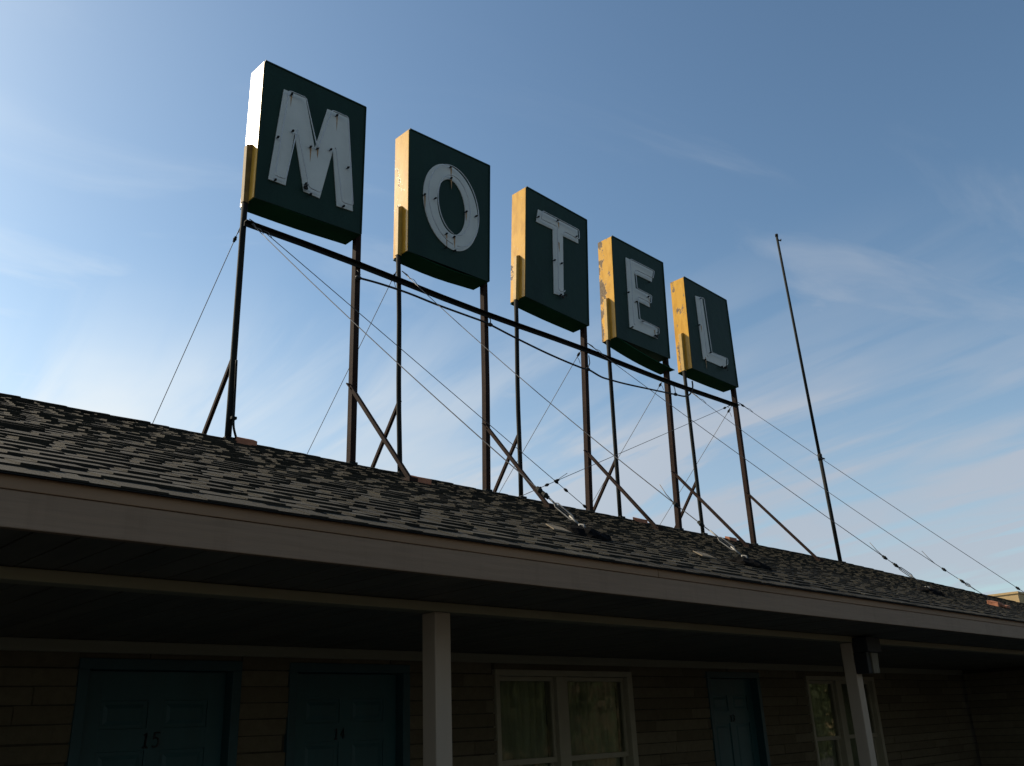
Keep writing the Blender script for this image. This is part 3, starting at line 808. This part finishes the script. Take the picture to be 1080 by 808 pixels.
def lift(p, h=.05): return Vector((p.x, p.y, roofz(p.y)+h))
guy('front guy wire from the M sign to the dark roof patch below the T sign', at(262.5, 233, YP-.04), lift(a1), beads=[(564.6, 522.8), (571, 528)], links=[(579, 537, 600, 557)], sag=.05)
guy('long guy wire from the M sign to the foot of the rusty T post', at(263, 231, YP-.05), at(619, 536, YP-.1), beads=[(588, 506), (596.5, 517.6), (617, 534)], sag=.0)
guy('front guy wire from the O sign to the dark roof patch below the L sign', at(424, 286, YP-.04), lift(a2), beads=[(709.8, 535.7), (735.7, 557.8)], links=[(752.6, 572, 770.7, 587)], tail=(709, 535, 690, 515), sag=.09)
guy('front guy wire from the T sign to the roof patch beside the tall mast', at(618, 361, YP-.04), lift(a3, .06), beads=[(930.4, 592.5), (941, 601)], links=[(944, 603, 960, 614)], tail=(930, 592, 926, 586), sag=.035)
guy('front guy wire from the L sign ending at the reddish scraps on the roof', at(729, 414, YP-.04), lift(a4, .05), beads=[(994, 603.7), (1013, 616)], links=[(1015, 618, 1022, 622)], tail=(985, 598, 978, 596), sag=.08)
e8 = at(1092, 633, 4.0)
e8.z = max(e8.z, roofz(e8.y))
guy('guy wire from the end of the rail running out past the right edge', at(778.5, 424.5, YP-.04), at(1098, 636.5, 3.9), beads=[(784, 427), (1073, 622)], sag=.02)
guy('cross wire from the end of the rail to the foot of the dark T post', at(772, 427, YP-.03), at(548, 524, YP-.1), beads=[(764, 430), (586.7, 505), (576, 510), (568, 513.5)], tail=(586, 505, 596, 512), sag=.0)

# roof anchor patches
for i, (px, py, lab) in enumerate(((619, 567, 'dark tarry anchor lump on the shingles below the T sign'),
                                   (791, 598, 'dark tarry anchor lump on the shingles below the L sign'),
                                   (983, 627, 'dark tarry anchor lump on the shingles right of the mast foot'))):
    p = roofpt(px, py); p.z = roofz(p.y)+.012
    g = thing('roof_anchor', lab, 'roof anchor', p, 'tarred guy wire anchors on the roof')
    b = MB(); rr = random.Random(i+5)
    res = bmesh.ops.create_icosphere(b.bm, subdivisions=3, radius=1)
    for v in res['verts']:
        n_ = 1+.18*math.sin(v.co.x*7+i)*math.cos(v.co.y*6+i*2)+rr.uniform(-.05, .05)
        v.co = Vector((v.co.x*.17*n_, v.co.y*.13*n_, max(-.02, v.co.z*.055*n_)))
        v.co.z += SL*v.co.y; v.co += p
    b.build('tar_mound', M['tar'], g)
    b = MB(); b.tube([p+Vector((0, 0, .02)), p+Vector((0, .02, .075)), p+Vector((.0, .055, .085)), p+Vector((0, .05, .03))], .008, 6); b.build('eye_bolt', M['zinc'], g)

# reddish wood scraps by the feet of posts and braces
for i, (px, py, w, lab) in enumerate(((259, 470, .19, 'reddish wood block on the ridge at the foot of the first post'),
                                      (442, 506, .24, 'reddish wood block on the roof at the foot of the first front brace'),
                                      (675.5, 551.5, .22, 'reddish wood strip on the ridge between the T and E signs'),
                                      (771, 569, .20, 'reddish wood strip on the ridge left of the last post'))):
    X = at(px, py, RY).x
    p = at(px, py, 7.26) if i != 1 else atX(px, py, F_['M']['r'][0].x+.21)
    z = roofz(p.y)
    b = MB(); v = b.box(p.x-w/2, p.x+w/2, p.y-.04, p.y+.04, z-.01, z+.062)
    for q in v: q.co.z += SL*(q.co.y-p.y)+rnd.uniform(-.004, .004)
    tag(b.build('wood_block', M['redwood'], bevel=.004, origin=(p.x, p.y, z)), lab, 'wood block', 'reddish wood scraps on the roof')
for i, (px, py, lab) in enumerate(((1050, 640, 'larger reddish scrap lying on the roof near the far tan building'), (1058.5, 642, 'smaller reddish scrap right beside the larger scrap on the roof'))):
    p = roofpt(px, py); z = roofz(p.y)+.012; b = MB()
    v = b.box(p.x-.075+.02*i, p.x+.075-.02*i, p.y-.06, p.y+.06, z, z+.05-.012*i)
    for q in v: q.co.z += SL*(q.co.y-p.y)+rnd.uniform(-.008, .008); q.co.x += rnd.uniform(-.02, .02)
    tag(b.build('roof_scrap', M['redwood'], bevel=.006, origin=(p.x, p.y, z)), lab, 'scrap', 'reddish scraps on the roof')

# ------------------------------------------------------------------ mast
mb_ = at(886.8, 594, 7.45); mt = at(819.2, 249.5, 7.45)
ms_ = thing('roof_mast', 'tall thin bare metal mast standing on the ridge right of the signs', 'mast', (mb_.x, 7.45, mb_.z-.05))
b = MB(); mj = mb_.lerp(mt, .30)
bot = mb_+Vector((0, 0, -.12))
b.tube([bot, mj], .036, 10); b.build('lower_tube', M['dark_steel'], ms_)
b = MB(); b.tube([mj-Vector((0, 0, .05)), mt], .030, 10, .024); b.build('upper_tube', M['dark_steel'], ms_)
b = MB(); b.tube([mj-Vector((0, 0, .07)), mj+Vector((0, 0, .05))], .042, 10); b.tube([mj+Vector((-.02, -.05, -.04)), mj+Vector((.07, -.05, -.04))], .014, 6); b.build('coupling', M['dark_steel'], ms_)
b = MB(); b.tube([mt, mt+Vector((0, 0, .05))], .032, 8); b.tube([mt+Vector((0, 0, -.07)), mt+Vector((.09, -.03, -.08)), mt+Vector((.10, -.03, -.04))], .013, 6); b.build('pulley_cap', M['dark_steel'], ms_)
b = MB(); b.box(mb_.x-.07, mb_.x+.07, 7.38, 7.52, RZ-.05, RZ+.025); b.build('base_plate', M['dark_steel'], ms_)

# ------------------------------------------------------------------ box fixture on the far porch post
fx = thing('porch_light', 'dark box shaped porch fixture fixed to the top of the far porch post', 'porch light', (q0.x+pw/2, 3.40, 1.95))
x0 = q0.x-.015; x1 = q0.x+.155
b = MB(); b.box(x0+.01, x1+.09, 3.30, 3.418, 2.065, 2.182); b.build('housing', M['black'], fx, bevel=.006)
b = MB(); b.box(x0+.01, x0+.075, 3.32, 3.425, 1.905, 2.064); b.build('bracket', M['black'], fx, bevel=.004)
b = MB(); b.hexa([(x0+.078, 3.31, 1.905), (x1+.01, 3.31, 1.905), (x1+.03, 3.31, 2.062), (x0+.078, 3.31, 2.062), (x0+.078, 3.40, 1.905), (x1+.01, 3.40, 1.905), (x1+.03, 3.40, 2.062), (x0+.078, 3.40, 2.062)])
b.build('lens', M['soffit'], fx, bevel=.004)
b = MB(); b.box(x1+.06, x1+.15, 3.55, 3.64, 1.93, 2.148); b.build('spacer_block', M['soffit'], bl, bevel=.004)

# ------------------------------------------------------------------ far building, right edge
fb = thing('far_building', 'sunlit tan flat roofed building far behind the right end of the motel roof', 'building', (44, 14, 0))
X0 = 38.0; c0 = atX(1044, 631, X0); c1 = atX(1073, 624.5, X0)
b = MB()
yb0 = c1.y; ya0 = c0.y+8
zt = (c0.z+c1.z)/2
b.box(X0, X0+14, yb0, ya0, 0, zt); b.build('wall', M['tan_wall'], fb)
b = MB(); b.box(X0-.03, X0+14.1, yb0-.03, ya0+.03, zt+.003, zt+.08); b.build('coping', M['tan_wall'], fb)
for k in range(3):
    b = MB(); b.box(X0-.02, X0+.06, yb0+2.2+k*4, yb0+3.8+k*4, 1.0, 2.6); b.build('window', M['glass'], fb)

# ------------------------------------------------------------------ across the lot: seen as reflections in the windows
def tree(loc, h, r, seed, label):
    rr = random.Random(seed)
    T = thing('shade_tree', label, 'tree', loc, 'trees across the parking lot')
    L0 = Vector(loc); b = MB()
    b.tube([L0, L0+Vector((.1, 0, h*.25)), L0+Vector((.15, .1, h*.5))], .22, 10, .14)
    for k in range(7):
        a_ = k*.9+rr.random(); st = L0+Vector((.13, .08, h*(.32+.025*k))); e_ = st+Vector((math.cos(a_)*r*.7, math.sin(a_)*r*.7, h*.25+rr.random()))
        b.tube([st, st.lerp(e_, .5)+Vector((0, 0, .2)), e_], .08, 7, .02)
    b.build('trunk', M['bark'], T)
    b = MB(); cl = []
    for k in range(48):
        a_ = rr.uniform(0, 6.28); q = math.sqrt(rr.random())*r; zz = h*(.14+.8*rr.random()); q *= .35+.65*math.sin(math.pi*min(1, zz/h))
        cl.append((L0+Vector((math.cos(a_)*q, math.sin(a_)*q, zz)), rr.uniform(.5, 1.0)))
    for c_, cr in cl:
        for k in range(170):
            v = Vector((rr.gauss(0, 1), rr.gauss(0, 1), rr.gauss(0, .8))); v = v.normalized()*cr*rr.random()**.4
            p = c_+v; s_ = rr.uniform(.07, .14); u = Vector((rr.gauss(0, 1), rr.gauss(0, 1), rr.gauss(0, 1))).normalized(); w = u.orthogonal().normalized()
            b.face([b.bm.verts.new(p+u*s_), b.bm.verts.new(p+w*s_*.5), b.bm.verts.new(p-u*s_), b.bm.verts.new(p-w*s_*.5)])
    b.build('crown', M['leaf'], T)
for i_, (x_, y_, h_, r_, lab_) in enumerate(((13.5, -8.0, 8.5, 3.4, 'nearest leafy tree across the lot mirrored in the left pane of the wide window'),
                                      (19.0, -9.5, 9.0, 3.6, 'middle leafy tree across the lot mirrored in the right pane of the wide window'),
                                      (26.0, -11.5, 9.0, 3.8, 'leafy tree across the lot beside the tan shop'),
                                      (37.5, -8.6, 3.6, 1.0, 'small unseen leafy tree added to break up the tan shop reflection'))):  # last tree is added to break up the mirrored shop wall
    tree((x_, y_, 0), h_, r_, 3+i_, lab_)
bb = thing('sky_block_building', 'unseen dull brown building added across the lot to block sky from the wide window reflection', 'building', (20, -19, 0))  # added out of view to keep bright sky out of the panes
b = MB(); b.box(6, 36, -24, -16, 0, 5.6); b.build('wall', M['brown_wall'], bb)
b = MB(); b.box(5.8, 36.2, -24.2, -15.8, 5.603, 5.8); b.build('coping', M['kerb'], bb)
ob = thing('shop_building', 'sunlit tan building across the lot mirrored in the far window', 'building', (48, -20, 0))
b = MB(); b.box(39, 60, -26, -13, 0, 3.3); b.build('wall', M['shop'], ob)
b = MB(); b.hexa([(38.5, -26.5, 3.3), (60.5, -26.5, 3.3), (60.5, -26.5, 3.45), (38.5, -26.5, 3.45), (38.5, -12.5, 3.3), (60.5, -12.5, 3.3), (60.5, -12.5, 3.45), (38.5, -12.5, 3.45)]); b.build('roof', M['roof_deck'], ob)

# ------------------------------------------------------------------ sky and sun
SUN = Vector((-.345, .73, .59)).normalized()
el = math.asin(SUN.z)
w = bpy.data.worlds.new('World'); scene.world = w; w.use_nodes = True
nt = w.node_tree; N_ = nt.nodes; L_ = nt.links
bg = N_['Background']
sky = N_.new('ShaderNodeTexSky'); sky.sky_type = 'NISHITA'; sky.sun_disc = False
sky.sun_elevation = el; sky.sun_rotation = math.atan2(SUN.x, SUN.y)
sky.air_density = 1.0; sky.dust_density = 1.3; sky.ozone_density = 1.0; sky.altitude = 300
tc = N_.new('ShaderNodeTexCoord'); sep = N_.new('ShaderNodeSeparateXYZ'); L_.new(tc.outputs['Generated'], sep.inputs[0])
def wm(op, a_, b_=0.):
    x_ = N_.new('ShaderNodeMath'); x_.operation = op
    for v, i in ((a_, 0), (b_, 1)):
        if hasattr(v, 'is_output'): L_.new(v, x_.inputs[i])
        else: x_.inputs[i].default_value = v
    return x_.outputs[0]
zc = wm('ADD', wm('MAXIMUM', sep.outputs[2], 0.0), .12)
cu = wm('DIVIDE', sep.outputs[0], zc); cv = wm('DIVIDE', sep.outputs[1], zc)
cmb = N_.new('ShaderNodeCombineXYZ'); L_.new(cu, cmb.inputs[0]); L_.new(cv, cmb.inputs[1])
def cloud(scale, rot, stretch, lo, hi, detail=7, off=(0, 0, 0), dist=.4):
    mp = N_.new('ShaderNodeMapping'); mp.vector_type = 'TEXTURE'; mp.inputs['Rotation'].default_value = (0, 0, R_(rot)); mp.inputs['Scale'].default_value = stretch
    mp.inputs['Location'].default_value = off
    L_.new(cmb.outputs[0], mp.inputs[0])
    n_ = N_.new('ShaderNodeTexNoise'); n_.inputs['Scale'].default_value = scale; n_.inputs['Detail'].default_value = detail
    n_.inputs['Roughness'].default_value = .55; n_.inputs['Distortion'].default_value = dist
    L_.new(mp.outputs[0], n_.inputs['Vector'])
    return mrange(n_.outputs['Fac'], lo, hi)
def mrange(v, lo, hi):
    r_ = N_.new('ShaderNodeMapRange'); r_.interpolation_type = 'SMOOTHSTEP'
    r_.inputs[1].default_value = lo; r_.inputs[2].default_value = hi
    L_.new(v, r_.inputs[0]); return r_.outputs[0]
streak = cloud(2.0, -99, (2.0, .5, 1), .37, .62, 8, (.3, .2, 0), .6)       # long thin cirrus bands
veil = cloud(.75, -95, (1.5, 1, 1), .36, .66, 5, (1.7, .4, 0))               # where the bands gather
wisp = cloud(2.1, -15, (1.5, .6, 1), .50, .76, 8, (.45, -.03, 0), .8)            # small torn wisps higher up
dt = N_.new('ShaderNodeVectorMath'); dt.operation = 'DOT_PRODUCT'; L_.new(tc.outputs['Generated'], dt.inputs[0]); dt.inputs[1].default_value = SUN
sunward = mrange(dt.outputs['Value'], .22, .80)
low = mrange(sep.outputs[2], .50, .20)
high = mrange(sep.outputs[2], .70, .40)
haze = mrange(sep.outputs[2], .46, .16)
lowhaze = mrange(sep.outputs[2], .34, .14)
fac = wm('MULTIPLY', wm('ADD', wm('MULTIPLY', streak, .88), .12), wm('MULTIPLY', wm('ADD', wm('MULTIPLY', veil, .75), .25), low))
fac = wm('ADD', wm('MULTIPLY', fac, 1.3), wm('MULTIPLY', haze, wm('ADD', wm('MULTIPLY', sunward, .42), .10)))
fac = wm('ADD', fac, wm('MULTIPLY', lowhaze, .22))
fac = wm('MAXIMUM', fac, wm('MULTIPLY', wm('MULTIPLY', wisp, high), .40))
fac = wm('MINIMUM', fac, .85)
gm = N_.new('ShaderNodeGamma'); gm.inputs[1].default_value = 1.22
pre = N_.new('ShaderNodeVectorMath'); pre.operation = 'SCALE'; pre.inputs['Scale'].default_value = 1/3.2
L_.new(sky.outputs[0], pre.inputs[0]); L_.new(pre.outputs[0], gm.inputs[0])
tint = N_.new('ShaderNodeMix'); tint.data_type = 'RGBA'; tint.blend_type = 'MULTIPLY'; tint.inputs[0].default_value = 1
L_.new(gm.outputs[0], tint.inputs[6]); tint.inputs[7].default_value = (3.1, 3.3, 2.95, 1)
# thin cloud is brighter on the sunward side, as forward scattering makes it
ccol = N_.new('ShaderNodeMix'); ccol.data_type = 'RGBA'; L_.new(mrange(dt.outputs['Value'], .15, .95), ccol.inputs[0])
ccol.inputs[6].default_value = (3.1, 3.42, 3.95, 1); ccol.inputs[7].default_value = (6.3, 6.7, 6.8, 1)
mixc = N_.new('ShaderNodeMix'); mixc.data_type = 'RGBA'
L_.new(fac, mixc.inputs[0]); L_.new(tint.outputs[2], mixc.inputs[6]); L_.new(ccol.outputs[2], mixc.inputs[7])
L_.new(mixc.outputs[2], bg.inputs[0]); bg.inputs[1].default_value = .10
sl_ = bpy.data.lights.new('sun', 'SUN'); so_ = bpy.data.objects.new('sun', sl_); COL.objects.link(so_)
sl_.energy = 4.6; sl_.angle = R_(.53); sl_.color = (1, .87, .68)
so_.rotation_euler = SUN.to_track_quat('Z', 'Y').to_euler(); so_.location = (0, 0, 30)

scene.view_settings.view_transform = 'Standard'; scene.view_settings.look = 'None'
scene.view_settings.exposure = .58; scene.view_settings.gamma = 1
scene.render.engine = 'CYCLES'
